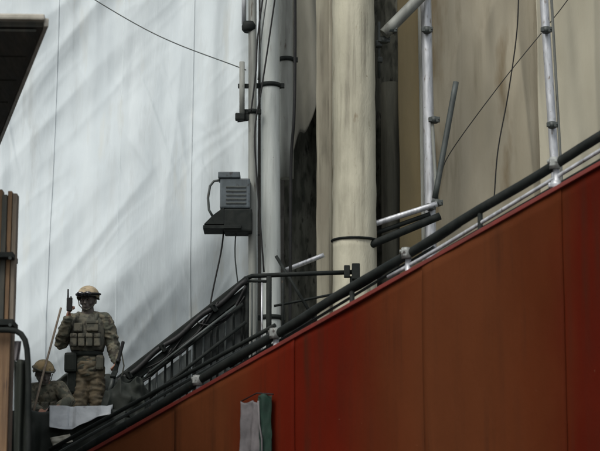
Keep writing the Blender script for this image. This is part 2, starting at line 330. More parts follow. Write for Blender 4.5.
mesh_obj('downpipe', MB().tube([P(331, -40, 25.45), P(331, 120, 25.45), P(332, 340, 25.45)], .03, 12), M['beige_shade'], pil)
# ------------------------------------------------------------------ grey pipes and utility pole
def pipe(name, x0, x1, Y, r, m, label, cat, zb=0, zt=13.0, clamps=(), py0=0, py1=330, n=20):
    a = P(x0, py0, Y); b_ = P(x1, py1, Y); d = (a - b_) / (a.z - b_.z)
    bot = b_ + d * (zb - b_.z); top = a + d * (zt - a.z)
    o = thing(name, bot, label, cat)
    mesh_obj('shaft', MB().tube([bot.lerp(top, i / 12) for i in range(13)], r, n), m, o)
    for py in clamps:
        q = bot + d * (P(0, py, Y).z - zb)
        mb = MB().tube([q - Vector((0, 0, .028)), q + Vector((0, 0, .028))], r + .012, n)
        mb.box(q + Vector((-r - .03, -.01, 0)), .055, .05, .06, bev=.006); mb.box(q + Vector((r + .03, -.01, 0)), .055, .05, .06, bev=.006)
        mesh_obj('clamp', mb, M['dark_metal'], o)
    return o
YP = 24.4
pipe('drain_pipe', 270, 271, YP, 10.0 * YP / F, M['pipe_grey'], 'pale grey vertical pipe with one dark clamp, just right of the thin pole', 'pipe', clamps=(86, 318), n=28)
pipe('drain_pipe', 286, 287, YP + .35, 7.5 * YP / F, M['pipe_dull'], 'duller grey pipe tucked behind the right side of the pale pipe', 'pipe', clamps=(60,), zb=P(0, 172, YP).z)
up = pipe('utility_pole', 252.5, 252.5, YP - .15, 4.3 * YP / F, M['pipe_dull'], 'slim grey steel pole with dark collar near its top and box bracket below', 'pole', clamps=(112,), py1=300)
q = P(249, 26, YP - .15)
mb = MB().loft([(q + Vector((0, 0, -.08)), .065, .06), (q + Vector((0, 0, -.05)), .09, .08), (q + Vector((0, 0, 0)), .092, .082), (q + Vector((0, 0, .05)), .075, .07)], 24, 2.2)
mesh_obj('collar', mb, M['dark_metal'], up)
q = P(243, 26, YP - .2); mesh_obj('conduit', MB().tube([P(244, -30, YP - .12), P(244, 24, YP - .12)], .03, 12), M['galv'], up)
mesh_obj('bracket', MB().beam(P(238, 86, YP - .15), P(252, 86, YP - .15), .05, .05), M['dark_metal'], up)
mesh_obj('bracket', MB().beam(P(237, 118, YP - .15), P(252, 116, YP - .15), .06, .10), M['dark_metal'], up)
mesh_obj('insulator', MB().box(P(240, 117, YP - .2), .12, .10, .09, bev=.015), M['dark_metal'], up)
mesh_obj('side_conduit', MB().tube([P(242, 62, YP - .2), P(242, 118, YP - .2)], .035, 12), M['pipe_dull'], up)
def wire(name, pts, r, label, m=None, sag=0.0, n=6, cat='cable', group=None):
    out = []
    pts = [Vector(p) for p in pts]
    ex = [pts[0] * 2 - pts[1]] + pts + [pts[-1] * 2 - pts[-2]]
    for i in range(1, len(ex) - 2):
        k = 14; p0, p1, p2, p3 = ex[i - 1:i + 3]
        for j in range(k + (i == len(ex) - 3)):
            t = j / k; q = .5 * (2 * p1 + (p2 - p0) * t + (2 * p0 - 5 * p1 + 4 * p2 - p3) * t * t + (3 * p1 - p0 - 3 * p2 + p3) * t ** 3)
            out.append(q)
    return tag(mesh_obj(name, MB().tube(out, r, n), m or M['cable']), label, cat, group)
Yw = YP - .32
wire('cable', [P(267, -30, Yw), P(258, 34, Yw), P(256, 70, Yw), P(251, 112, Yw - .0)], .011, 'thin dark cable slanting down to the slim grey pole', sag=.01)
wire('cable', [P(279, -30, Yw), P(270, 33, Yw), P(262, 86, Yw), P(255, 130, Yw), P(257, 180, Yw), P(264, 272, Yw)], .011, 'long dark cable crossing the face of the pale pipe', sag=.01)
wire('cable', [P(271, -30, Yw), P(262, 32, Yw), P(258, 80, Yw)], .009, 'short cable between the two dark ones at the top of the pipe', m=M['mid_metal'], sag=.01)
wire('cable', [P(295, -40, YP - .05), P(295, 60, YP - .05), P(294, 118, YP - .05), P(291, 170, YP + .05), P(290, 330, YP + .1)], .02, 'heavy black cable running straight down beside the dull grey pipe', n=8)
wire('cable', [P(224, 229, YP - .2), P(221, 252, YP - .2), P(213, 290, YP - .2), P(208, 318, YP - .2)], .011, 'loose dark cable drooping to the left below the equipment box')
wire('cable', [P(236, 229, YP - .2), P(235, 255, YP - .2), P(238, 285, YP - .1)], .009, 'thin cable hanging straight below the equipment box', m=M['mid_metal'])
wire('cable', [P(40, -34, 25.3), P(150, 31.5, 25.0), P(246, 70, YP - .2)], .007, 'thin grey overhead wire crossing in front of the white tarpaulin', m=M['mid_metal'], sag=.03)
wire('cable', [P(519, -30, 26.2), P(517, 30, 26.2), P(508, 95, 26.2), P(498, 150, 26.15), P(494, 200, 26.1)], .009, 'dark cable hanging down the middle of the khaki canvas', sag=.0)
wire('cable', [P(585, -26, 26.1), P(560, 10, 26.1), P(505, 78, 26.15), P(452, 150, 26.15), P(440, 178, 26.1)], .007, 'thin dark line slanting from the top right down to the forked scaffold tube', sag=.03)

# equipment box on its bracket
eb = thing('equipment_box', P(229, 228, YP - .3), 'dark blue-grey equipment box with a black underside, bracketed to the slim pole', 'electrical box')
Ye = YP - .35
def qbox(mb, x0, y0, x1, y1, Y, d, bev=.01):
    a, b_ = P(x0, y0, Y), P(x1, y1, Y); return mb.box((a + b_) / 2 + Vector((0, d / 2, 0)), b_.x - a.x, d, a.z - b_.z, bev=bev)
mesh_obj('casing', qbox(MB(), 220, 178, 250, 208, Ye, .26, .02), M['box_grey'], eb)
mesh_obj('lid', qbox(MB(), 218, 171.5, 240, 177.6, Ye - .02, .30, .012), M['box_grey'], eb)
mesh_obj('lower_casing', qbox(MB(), 224, 208.5, 252, 231, Ye - .04, .34, .02), M['dark_metal'], eb)
mb = MB()
for i in range(5): qbox(mb, 226, 186 + i * 4, 246, 187.6 + i * 4, Ye - .012, .03, .003)
mesh_obj('cooling_fins', mb, M['mid_metal'], eb)
a = [P(224, 206, Ye), P(203, 224, Ye)]
mb = MB(); p0, p1, p2, p3 = P(224, 207, Ye - .03), P(213, 215, Ye - .03), P(204, 224, Ye - .03), P(224, 224, Ye - .03)
D = Vector((0, .3, 0)); mb.add([p0, p1, p2, p3, p0 + D, p1 + D, p2 + D, p3 + D], [[0, 1, 2, 3], [7, 6, 5, 4], [0, 4, 5, 1], [1, 5, 6, 2], [2, 6, 7, 3], [3, 7, 4, 0]])
mesh_obj('hood', mb, M['dark_metal'], eb)
mesh_obj('base_plate', qbox(MB(), 203, 225, 241, 228.4, Ye - .06, .36, .004), M['dark_metal'], eb)
mesh_obj('yoke', MB().tube([P(x, y, Ye + .05) for x, y in ((222, 180), (214, 181), (210, 186), (208, 198), (209, 210), (213, 217))], .016, 8), M['mid_metal'], eb)
mesh_obj('mounting_arm', MB().beam(P(240, 215, Ye + .2), P(252, 215, Ye + .2), .06, .06), M['dark_metal'], eb)
mesh_obj('mounting_arm', MB().beam(P(238, 185, Ye + .2), P(252, 185, Ye + .2), .05, .05), M['dark_metal'], eb)
mesh_obj('cable_gland', MB().tube([P(225, 226, Ye + .1), P(225, 231, Ye + .1)], .022, 10), M['dark_metal'], eb)
mesh_obj('cable_gland', MB().tube([P(236, 226, Ye + .1), P(236, 231, Ye + .1)], .018, 10), M['dark_metal'], eb)

# ------------------------------------------------------------------ scaffold
YF = 25.4
M['duct'] = mat('grimy_olive_duct', (.12, .118, .088), (.07, .07, .052), rough=.85, scale=3, stretch=(3, 3, .4), bump=.5, streak=((.03, .03, .022), .42, 10, .9))
sf = thing('tube_scaffold', (X(429, YF), YF, 0), 'galvanised tube scaffold with two long pale uprights standing before the khaki canvas', 'scaffold')
def sc_tube(name, a, b_, r, m, ends=True, n=16):
    o = mesh_obj(name, MB().tube([a.lerp(b_, i / 8) for i in range(9)], r, n), m, sf); return o
def coupler(parent, p, r=.045, ax=None):
    ax = Vector(ax or (0, 0, 1)).normalized()
    mb = MB().tube([p - ax * .04, p + ax * .04], r, 14)
    s_ = ax.orthogonal().normalized(); mb.box(p + Vector((r, -.02, 0)), .05, .05, .07, bev=.006); mb.box(p + Vector((-r, -.02, 0)), .045, .05, .06, bev=.006)
    mb.tube([p + Vector((r + .01, -.07, 0)), p + Vector((r + .01, .01, 0))], .011, 6)
    return mesh_obj('coupler', mb, M['dark_metal'] if r < .05 else M['mid_metal'], parent)
def ext(a, b_, z):   # point on the line a-b at height z
    d = (a - b_) / (a.z - b_.z); return b_ + d * (z - b_.z)
a, b_ = P(426, 0, YF), P(431, 240, YF); sc_tube('upright', ext(a, b_, 12.9), ext(a, b_, 0), 5.6 * YF / F, M['galv'])
a, b_ = P(420, 0, YF + .25), P(424, 240, YF + .25); sc_tube('upright', ext(a, b_, 12.9), ext(a, b_, 0), 2.6 * YF / F, M['pipe_dull'])
a, b_ = P(544, 0, YF), P(556, 185, YF); sc_tube('upright', ext(a, b_, 12.9), ext(a, b_, 0), 4.6 * YF / F, M['galv'])
a, b_ = P(551.5, 0, YF + .3), P(562, 185, YF + .3); sc_tube('upright', ext(a, b_, 12.9), ext(a, b_, 0), 1.5 * YF / F, M['pipe_dull'])
sc_tube('brace', P(455, -38, YF - .2), P(384, 34, YF - .2), 6.0 * YF / F, M['pipe_dull'])
sc_tube('brace', P(456, 82, YF - .12), P(435, 198, YF - .12), 3.0 * YF / F, M['mid_metal'])
sc_tube('brace', P(432, 120, YF - .1), P(437, 200, YF - .1), 1.8 * YF / F, M['pipe_dull'])
sc_tube('ledger', P(368, 226, YF - .15), P(437, 204, YF - .15), 3.0 * YF / F, M['galv'])
sc_tube('ledger', P(368, 246, YF - .35), P(440, 216, YF - .35), 4.0 * YF / F, M['dark_metal'])
sc_tube('ledger', P(368, 236, YF - .1), P(430, 214, YF - .1), 2.4 * YF / F, M['dark_metal'])
sc_tube('brace', P(286, 270, YF - .5), P(324, 255, YF - .5), 2.4 * YF / F, M['galv'])
for px, py in ((437, 203), (430, 207), (434, 120), (427, 30), (546, 30), (552, 125)): coupler(sf, P(px, py, YF - .12), .05)
coupler(sf, P(390, 30, YF - .2), .07); coupler(sf, P(384, 40, YF - .1), .055)
# grey duct standing in the dark gap right of the column
pipe('duct', 390, 392, 26.75, 10.5 * 26.75 / F, M['duct'], 'dull grey duct standing in the dark gap right of the cream column', 'duct', zt=P(0, 84, 26.75).z, py1=240)
mb = MB().box(P(379, 44, 25.9), .09, .1, .10, bev=.02).box(P(380, 60, 25.9), .07, .08, .08, bev=.02).tube([P(379, 22, 25.9), P(379, 78, 25.9)], .02, 8)
br = mesh_obj('pulley', mb, M['mid_metal']); tag(br, 'small grey pulley block fixed in the dark gap under the broad slanting tube', 'pulley')
mesh_obj('hanger', MB().tube([P(379, 50, 25.9), P(379, 48, YW + .1)], .02, 8), M['dark_metal'], br)

# ------------------------------------------------------------------ steel stair with landing
YR = 23.0
st = thing('steel_staircase', P(180, 470, YR), 'dark steel outdoor stair climbing right behind the red hoarding to a railed landing', 'staircase')
ra, rb = P(104, 391, YR), P(247, 279, YR)
band_n = 1
def rail_at(px): t = (px - 104) / (247 - 104); return ra.lerp(rb, t)
mb = MB().beam(ra, rb, .09, .07, bev=.015); mesh_obj('handrail', mb, M['dark_metal'], st)
off = Vector((0, 0, -.13)); mesh_obj('handrail', MB().beam(ra + off, rb + off, .05, .09, bev=.01), M['dark_metal'], st)
off = Vector((0, -.05, -.04)); mesh_obj('cable_bundle', MB().tube([ra.lerp(rb, t) + off + Vector((0, 0, .02 * math.sin(t * 21))) for t in [i / 30 for i in range(31)]], .03, 10), M['cable'], st)
H = 1.0
sl = (rb.z - ra.z) / (rb.x - ra.x)
for k in range(18):                                   # balusters
    px = 112 + k * 7.6 + random.uniform(-1, 1)
    if px > 243: break
    q = rail_at(px); mesh_obj('baluster', MB().tube([q - Vector((0, 0, .08)), q - Vector((0, 0, H))], .014, 8), M['dark_metal'] if k % 3 else M['mid_metal'], st)
mid = Vector((0, 0, -.5)); mesh_obj('mid_rail', MB().tube([ra + mid, rb + mid], .02, 10), M['mid_metal'], st)
zl = rb.z - H                                          # landing level
for dy in (0, .95):
    s0, s1 = ra + Vector((0, dy, -H - .08)), rb + Vector((0, dy, -H - .08)); mesh_obj('stringer', MB().beam(s0, s1, .05, .22), M['mid_metal'], st)
nT = 9
for k in range(nT):
    t = (k + .5) / nT; q = ra.lerp(rb, t); mesh_obj('tread', MB().box((q.x, YR + .475, q.z - H + .0), .26, .88, .035), M['mid_metal'], st)
xe = X(374, YR)
mesh_obj('landing', MB().box(((rb.x + xe) / 2, YR + .45, zl - .1), xe - rb.x, 1.0, .08), M['mid_metal'], st)
for px in (247, 269, 352):                             # landing posts
    q = P(px, 275, YR); t_ = .028 if px != 269 else .034
    mesh_obj('post', MB().tube([Vector((q.x, YR, zl - .06)), Vector((q.x, YR, rb.z + .03))], t_, 12), M['dark_metal'], st)
mesh_obj('landing_rail', MB().tube([rb + Vector((-.03, 0, .0)), rb + Vector((.06, 0, .035)), P(300, 274, YR), P(356, 272, YR)], .027, 12), M['dark_metal'], st)
mesh_obj('landing_rail', MB().tube([P(247, 281, YR), P(270, 281.5, YR)], .018, 12), M['dark_metal'], st)
for px in (252, 257, 262):
    q = P(px, 280, YR); mesh_obj('baluster', MB().tube([Vector((q.x, YR, zl - .06)), Vector((q.x, YR, q.z))], .011, 8), M['galv'] if px == 262 else M['mid_metal'], st)
mesh_obj('bracket', qbox(MB(), 344, 265, 350, 277, YR - .06, .08, .01), M['dark_metal'], st)
mesh_obj('bracket', qbox(MB(), 352, 263, 360, 279, YR - .09, .1, .01), M['dark_metal'], st)
for px in (252, 365):                                  # legs to the ground
    q = X(px, YR); mesh_obj('leg', MB().box((q, YR + .45, (zl - .15) / 2), .12, .12, zl - .15), M['mid_metal'], st)
for k, (a0, a1, rr_, m_) in enumerate([((120, 398), (243, 304), .022, 'dark_metal'), ((136, 408), (246, 322), .02, 'dark_metal'), ((150, 372), (236, 306), .016, 'mid_metal')]):
    mesh_obj('side_rail', MB().tube([P(*a0, YR - .06 - .03 * k), P(*a1, YR - .06 - .03 * k)], rr_, 10), M[m_], st)
for a0, a1, rr_, m_ in (((276, 256), (322, 332), .02, 'dark_metal'), ((283, 276), (283, 345), .018, 'dark_metal'), ((274, 306), (345, 292), .016, 'dark_metal')):
    mesh_obj('strut', MB().tube([P(*a0, YR + .5), P(*a1, YR + .5)], rr_, 10), M[m_], st)
for k in range(7):                                       # slack cables looped along the stair and railing
    x0_, x1_ = 112 + k * 17 + random.uniform(-6, 6), 150 + k * 17 + random.uniform(-4, 12); dz_ = random.uniform(.06, .2)
    a0 = rail_at(x0_) + Vector((0, -.07, -random.uniform(0, .25))); a1 = rail_at(min(x1_, 246)) + Vector((0, -.07, -random.uniform(0, .2)))
    mesh_obj('slack_cable', MB().tube([a0.lerp(a1, i / 14) + Vector((0, -.03 * math.sin(i * .45), -dz_ * math.sin(i / 14 * math.pi))) for i in range(15)], random.choice((.009, .013, .017)), 8), M['cable'], st)
for px in (129, 163, 214):
    q = rail_at(px) + Vector((0, -.05, -.05)); mesh_obj('rail_clamp', MB().box(q, .06, .09, .11, Matrix.Rotation(-math.atan(sl), 3, 'Y'), bev=.015).tube([q + Vector((0, -.05, .03)), q + Vector((0, -.09, .03))], .013, 6), M['dark_metal'], st)
qbm = MB()                                             # grey infill sheets
def infill(x0, x1, m, up0, up1, dy=.06):
    a, b_ = rail_at(x0), rail_at(x1)
    v = [a - Vector((0, 0, up0)), b_ - Vector((0, 0, up0)), b_ - Vector((0, 0, up1)), a - Vector((0, 0, up1))]
    v = [q + Vector((0, dy, 0)) for q in v]; w_ = [q + Vector((0, .006, 0)) for q in v]
    return mesh_obj('infill_panel', MB().add(v + w_, [[3, 2, 1, 0], [4, 5, 6, 7], [0, 1, 5, 4], [1, 2, 6, 5], [2, 3, 7, 6], [3, 0, 4, 7]]), m, st)
infill(192, 245, M['mid_metal'], .17, .97); infill(128, 191, M['panel_grey'], .30, .97)

# ------------------------------------------------------------------ red hoarding
YL, YRt = 18.6, 15.0
def hoard(px, py_=None, dz=0.0):
    """point on the hoarding's sloping top edge above photo column px"""
    # the top edge runs from (100,449) to (600,168)
    A, B = P(100, 448, YL), P(600, 166, YRt)
    lo, hi = -1.0, 2.0
    for _ in range(40):
        t = (lo + hi) / 2; q = A.lerp(B, t)
        d = q - Vector((0, 0, CAMZ)); fx = 300 + F * d.x / (d.y * math.cos(PITCH) + d.z * math.sin(PITCH))
        if fx < px: lo = t
        else: hi = t
    return A.lerp(B, t) + Vector((0, 0, dz))
hA, hB = hoard(60), hoard(660)
hdir = Vector((hB.x - hA.x, hB.y - hA.y, 0)).normalized(); hn = Vector((hdir.y, -hdir.x, 0))   # towards the camera
hd = thing('red_hoarding', Vector((hoard(330).x, hoard(330).y, 0)), 'tall rust-red and brown sheet-metal hoarding with a rising top edge, filling the lower right', 'hoarding')
STOPS = [(60, (.115, .044, .016)), (150, (.130, .046, .016)), (215, (.125, .040, .013)), (245, (.120, .020, .006)), (290, (.108, .010, .003)), (345, (.100, .010, .003)), (385, (.098, .026, .008)),
         (430, (.108, .036, .012)), (500, (.096, .031, .010)), (545, (.086, .022, .006)), (572, (.078, .008, .002)), (650, (.070, .006, .002))]
def red_base(t, g, mp, mix, ramp, nz):
    xa_, xb_ = hoard(60).x, hoard(660).x
    N = t.nodes; L = t.links; sp = N.new('ShaderNodeSeparateXYZ'); L.new(g.outputs['Position'], sp.inputs[0])
    ad = N.new('ShaderNodeMath'); ad.operation = 'MULTIPLY_ADD'; L.new(nz(.8, 6).outputs[0], ad.inputs[0]); ad.inputs[1].default_value = .9; L.new(sp.outputs[0], ad.inputs[2])
    mr = N.new('ShaderNodeMapRange'); mr.inputs[1].default_value = xa_ + .45; mr.inputs[2].default_value = xb_ + .45; L.new(ad.outputs[0], mr.inputs[0])
    cr = N.new('ShaderNodeValToRGB'); L.new(mr.outputs[0], cr.inputs[0]); el_ = cr.color_ramp.elements
    for k, (px, c) in enumerate(STOPS):
        p = (hoard(px).x - xa_) / (xb_ - xa_)
        e = el_[k] if k < 2 else el_.new(p); e.position = p; e.color = (c[0] * .84, c[1] * .78, c[2] * .82, 1)
    dull = mix(ramp(nz(3.0, 8), .5, .7).outputs[0], (0, 0, 0), (.35, .35, .35))
    x = N.new('ShaderNodeMix'); x.data_type = 'RGBA'; x.blend_type = 'MULTIPLY'; x.inputs[0].default_value = .35
    L.new(cr.outputs[0], x.inputs[6]); L.new(mix(ramp(nz(2.2, 8), .35, .65).outputs[0], (.55, .5, .5), (1, 1, 1)), x.inputs[7]); return x.outputs[2]
M['red'] = mat('weathered_red_brown_paint', (.1, .03, .01), rough=.75, scale=1.6, stretch=(1, 1, .45), bump=.5, bscale=26, bdist=.005, spec=.05, base=red_base, streak=((.03, .012, .006), .5, 7, .75), spots=((.17, .085, .05), .69, 26))
cuts = [60, 176, 294, 424, 560, 660]
tone = [0, 0, 1, 2, 3, 0, 4, 5, 6]
for i in range(len(cuts) - 1):
    a, b_ = hoard(cuts[i]), hoard(cuts[i + 1]); g = hdir * .0015
    nu = 24; ph = random.uniform(0, 6)
    o1 = hn * (.009 * (i % 2))
    def fn(u, v):
        p = (a - hdir * .012).lerp(b_ + hdir * .012, u); z = p.z + (0 - p.z) * v
        L = (Vector((p.x, p.y, 0)) - Vector((a.x, a.y, 0))).length
        wv = .022 * noise.noise(Vector((p.x * 1.3, z * .7, 3.0))) + .006 * noise.noise(Vector((p.x * 6, z * 2.5, 3.0)))
        return Vector((p.x, p.y, z)) + hn * wv + o1
    o = mesh_obj('panel', MB().grid(fn, 30, 50), M['red'], hd); o.data.flip_normals(); solid(o, .006)
mesh_obj('top_trim', MB().beam(hoard(58, dz=.012), hoard(662, dz=.012), .05, .035, bev=.006), M['red_edge'], hd)
mb = MB()
for px in (70, 150, 230, 310, 390, 470, 550, 640):
    q = hoard(px) - hn * .12; mesh_obj('back_post', MB().box((q.x, q.y, (q.z - .05) / 2), .08, .08, q.z - .05), M['wood'], hd)
# small details on the sheet: patch plate
def on_wall(px, py):
    q = hoard(px); o_ = Vector((0, 0, CAMZ)); d = P(px, py, 10) - o_
    t = (q - o_).dot(hn) / d.dot(hn); return o_ + d * t
# ------------------------------------------------------------------ pipe railing over the hoarding
pr = thing('pipe_railing', Vector((hoard(330).x, hoard(330).y + .1, hoard(330).z)), 'long dark pipe handrail sloping along just above the red hoarding, with pale clamps', 'railing')
def over(px, py, back=.12):
    q = hoard(px) - hn * back; o_ = Vector((0, 0, CAMZ)); d = P(px, py, 10) - o_
    t = (q - o_).dot(hn) / d.dot(hn); return o_ + d * t
def rpy(px): return 447 + (px - 90) * (137 - 447) / (600 - 90)
mesh_obj('handrail', MB().tube([over(px, rpy(px) + .8 * math.sin(px * .05)) for px in range(40, 680, 20)], .040, 14), M['dark_metal'], pr)
mesh_obj('cable_bundle', MB().tube([over(px, rpy(px) + 3.5 + 1.0 * math.sin(px * .09), .16) for px in range(230, 470, 10)], .018, 10), M['cable'], pr)
mesh_obj('lower_rail', MB().tube([over(px, rpy(px) + 13.5 - max(0, 430 - px) * .05) for px in range(388, 680, 16)], .017, 12), M['galv'], pr)
mesh_obj('lower_rail', MB().tube([over(px, rpy(px) + 20 + (px - 480) * .03, .15) for px in range(440, 680, 16)], .016, 12), M['dark_metal'], pr)
mesh_obj('lower_rail', MB().tube([over(px, rpy(px) + 9, .19) for px in range(130, 440, 16)], .013, 12), M['mid_metal'], pr)
mesh_obj('second_rail', MB().tube([over(px, 400 - (px - 140) * .553, .2) for px in range(50, 300, 25)], .02, 12), M['dark_metal'], pr)
mesh_obj('second_rail', MB().tube([over(px, 424 - (px - 110) * .56, .25) for px in range(30, 290, 20)], .016, 12), M['mid_metal'], pr)
for px in (60, 128, 199, 276, 352, 408, 480, 556, 640):
    top = over(px, rpy(px)); b0 = hoard(px) - hn * .12; pale = px in (199, 276, 408, 556)
    mesh_obj('post', MB().tube([Vector((top.x, top.y, b0.z - .35)), Vector((top.x, top.y, top.z + .015))], .022 if not pale else .026, 12), M['galv'] if pale else M['dark_metal'], pr)
    if pale:
        mb = MB().tube([top - Vector((0, 0, .045)) + hn * .02, top + Vector((0, 0, .045)) + hn * .02], .043, 14); mb.box(top + hn * .05 + Vector((0, 0, .0)), .05, .04, .065, bev=.01)
        mb.tube([top + Vector((-.07, 0, .02)), top + Vector((.07, 0, .02))], .014, 8)
        mesh_obj('clamp', mb, M['clamp_grey'], pr)
        if px == 556:
            q = over(px, 186, .1); mesh_obj('clamp', MB().tube([q - Vector((0, 0, .04)), q + Vector((0, 0, .04))], .04, 14).box(q + hn * .03, .09, .04, .04, bev=.01), M['galv'], pr)

# green and white banner strip hanging on the hoarding
bn = thing('banner', on_wall(262, 470) + hn * .05, 'narrow green and greyish-white cloth banner hanging on the red hoarding at the bottom', 'banner')
def cloth(name, x0, x1, y0, m, seed, out):
    def fn(u, v):
        top = y0 + 1.5 * noise.noise(Vector((u * 3, seed, 0))) * 2
        px = x0 + (x1 - x0) * u + .8 * math.sin(v * 5 + seed); py = top + (500 - top) * v
        return on_wall(px, py) + hn * (out + .022 * math.sin(u * 9 + seed + v * 1.5) + .014 * noise.noise(Vector((u * 5 + v * 2, v * 7, seed))) + .007 * noise.noise(Vector((u * 12, v * 12, seed))) + .012 * noise.noise(Vector((u * 3, v * 4, seed))))
    return solid(mesh_obj(name, MB().grid(fn, 26, 40), m, bn), .003)
cloth('white_cloth', 244.5, 263.5, 402, M['white_cloth'], 1.0, .04); cloth('green_cloth', 262.5, 278, 396, M['green'], 4.0, .06)
mesh_obj('pale_stripe', MB().tube([on_wall(x, y) + hn * .10 for x, y in ((266, 402), (267, 425), (269.5, 440), (270, 500))], .008, 8), M['white_cloth'], bn)
mesh_obj('cord', MB().tube([on_wall(245, 402) + hn * .05, on_wall(262, 394) + hn * .07, on_wall(278, 395) + hn * .06], .006, 6), M['cable'], bn)

# ------------------------------------------------------------------ guard platform
zd = P(87, 447, 22.0).z
pl = thing('guard_platform', (X(60, 21.8), 21.8, 0), 'dark raised timber platform under the two soldiers at the lower left', 'platform')
x0, x1 = X(-60, 21.5), X(136, 22.5)
for k in range(9):
    y = 20.9 + k * .2; mesh_obj('deck_board', MB().box(((x0 + x1) / 2, y, zd - .02 + random.uniform(-.003, .003)), x1 - x0, .19, .04), M['wood_grey'], pl)
for xx in (x0 + .1, x1 - .1):
    for yy in (20.95, 22.4): mesh_obj('leg', MB().box((xx, yy, (zd - .2) / 2), .14, .14, zd - .2), M['wood'], pl)
    mesh_obj('bearer', MB().box((xx, 21.7, zd - .12), .12, 1.7, .155), M['wood'], pl)
zp = P(80, 417, 21.0).z
for k in range(12):
    z = zp - .08 - k * .17
    mesh_obj('facing_board', MB().box(((x0 + x1) / 2 + .02, 20.78 + random.uniform(-.006, .006), z), x1 - x0 - random.uniform(0, .08), .05, .16, bev=.005), M['dark_tarp'], pl)

def mound(name, prof, Yf, dpt, m, seed, label, cat, wr=.03):
    """crumpled cover over something: prof = list of (px, py) along the crest, rises from the deck"""
    def crest(px):
        for i in range(len(prof) - 1):
            if prof[i][0] <= px <= prof[i + 1][0]:
                t = (px - prof[i][0]) / (prof[i + 1][0] - prof[i][0]); t = t * t * (3 - 2 * t); return prof[i][1] * (1 - t) + prof[i + 1][1] * t
        return prof[-1][1]
    def fn(u, v):
        px = prof[0][0] + (prof[-1][0] - prof[0][0]) * u
        zc = P(px, crest(px), Yf + dpt * .35).z; zb_ = zd + .005
        a = v * math.pi; y = Yf + dpt * .5 - dpt * .5 * math.cos(a) ; hgt = min(1, math.sin(a) ** .45 if 0 < v < 1 else 0)
        z = zb_ + (zc - zb_) * hgt * (1 if 0 < u < 1 else .1)
        p = Vector((X(px, Yf), y, z)); nn = ridge(noise.noise(p * 4 + Vector((seed, 0, 0))) * 1.3) * wr + noise.noise(p * 11) * wr * .4
        return p + Vector((nn * .3, -nn * (1 if v < .5 else -1), nn * .5 * hgt))
    return tag(solid(mesh_obj(name, MB().grid(fn, 70, 50), m)), label, cat)
zt_ = zp + .012
def drape(u, v):
    px = 8 + 122 * u; x = X(px, 20.8)
    rag = .75 + .3 * noise.noise(Vector((x * 3, 0, 9)))
    if v < .3: y = 21.35 - (21.35 - 20.70) * v / .3; z = zt_ + .02 + .02 * noise.noise(Vector((x * 5, y * 5, 1)))
    else:
        t = (v - .3) / .7; y = 20.70 - .03 - .05 * min(1, t * 4) ; z = zt_ - t * rag
        y -= .05 * ridge(noise.noise(Vector((x * 4.5 + t * .6, t * .6, 2.0))) * 1.3) * min(1, t * 5) + .02 * noise.noise(Vector((x * 11, z * 6, 5)))
    z += .045 * noise.noise(Vector((x * 4, 3, 3))) * (1 - abs(v - .3))
    return Vector((x, y, z))
tag(solid(mesh_obj('dark_tarpaulin', MB().grid(drape, 110, 60), M['dark_tarp'])), 'crumpled black-green tarpaulin draped over the platform edge below the two soldiers', 'tarpaulin')
mound('net_bundle', [(99, 412), (107, 390), (113, 386), (122, 379), (128, 383), (136, 378), (146, 392)], 21.5, .8, M['dark_tarp'], 5, 'dark heap of bundled netting right of the standing soldier at the stair foot', 'netting', .09)

mound('net_bundle', [(20, 412), (34, 396), (52, 384), (70, 372), (90, 378), (108, 374), (124, 384), (138, 404)], 22.45, .5, M['dark_tarp'], 9, 'dark wall of heaped netting behind the legs of the standing soldier', 'netting', .05)
# pale sheet lying over the parapet
def psh(u, v):
    bk = [P(44, 414, 21.35), P(80, 413, 21.4), P(113, 405, 21.5)]; fr = [P(50, 431, 20.5), P(72, 433, 20.48), P(111, 414, 20.55)]
    def q(l): return l[0].lerp(l[1], u * 2) if u < .5 else l[1].lerp(l[2], u * 2 - 1)
    p = q(bk).lerp(q(fr), v) 
    if p.y > 20.62: p.z = max(p.z, zt_ + .055)
    else: p.z = min(p.z + .03, zt_ + .05 - (20.62 - p.y) * 1.3)
    return p + Vector((0, -.03 if p.y < 20.62 else 0, .014 * noise.noise(p * 6)))
tag(solid(mesh_obj('metal_sheet', MB().grid(psh, 40, 20), M['pale_sheet']), .006), 'bent pale grey sheet lying on the dark platform edge in front of the soldiers', 'metal sheet')
# small pale debris below it
mb = MB(); mb.grid(lambda u, v: P(50 + 20 * u + 3 * v, 438 + 8 * v - 4 * u, 20.47 - .02 * v) + Vector((0, .03 * noise.noise(Vector((u * 3, v * 3, 7))), 0)), 12, 8)
tag(solid(mesh_obj('cloth_scrap', mb, M['grey_sheet']), .004), 'small dull grey scrap of cloth hanging on the dark facing below the pale sheet', 'cloth')

# ------------------------------------------------------------------ left edge: post, hoop, eave
Yo = 16.0
wp = thing('timber_post', (X(5, Yo), Yo, 0), 'weathered brown timber post with a dark iron strap at the left edge', 'post')
def post_board(x0_, x1_, ytop, dy, m):
    a = P(x0_, 300, Yo).x; b2 = P(x1_, 300, Yo).x; zt = P(0, ytop, Yo).z
    return mesh_obj('board', MB().box(((a + b2) / 2, Yo + dy, zt / 2), b2 - a, .12, zt, bev=.006), m, wp)
post_board(-14, -.5, 190, .03, M['wood']); post_board(0, 5, 196, .0, M['roof_dark']); post_board(5.4, 9.6, 192, .015, M['wood']); post_board(10, 14.5, 194, .03, M['wood_grey'])  # second board is dark to paint the post's shadowed left side
zz = P(0, 334, Yo).z; mesh_obj('front_board', MB().box(((P(-14, 300, Yo).x + P(13.2, 300, Yo).x) / 2, Yo - .085, zz / 2), P(13.2, 300, Yo).x - P(-14, 300, Yo).x, .05, zz, bev=.005), M['wood'], wp)
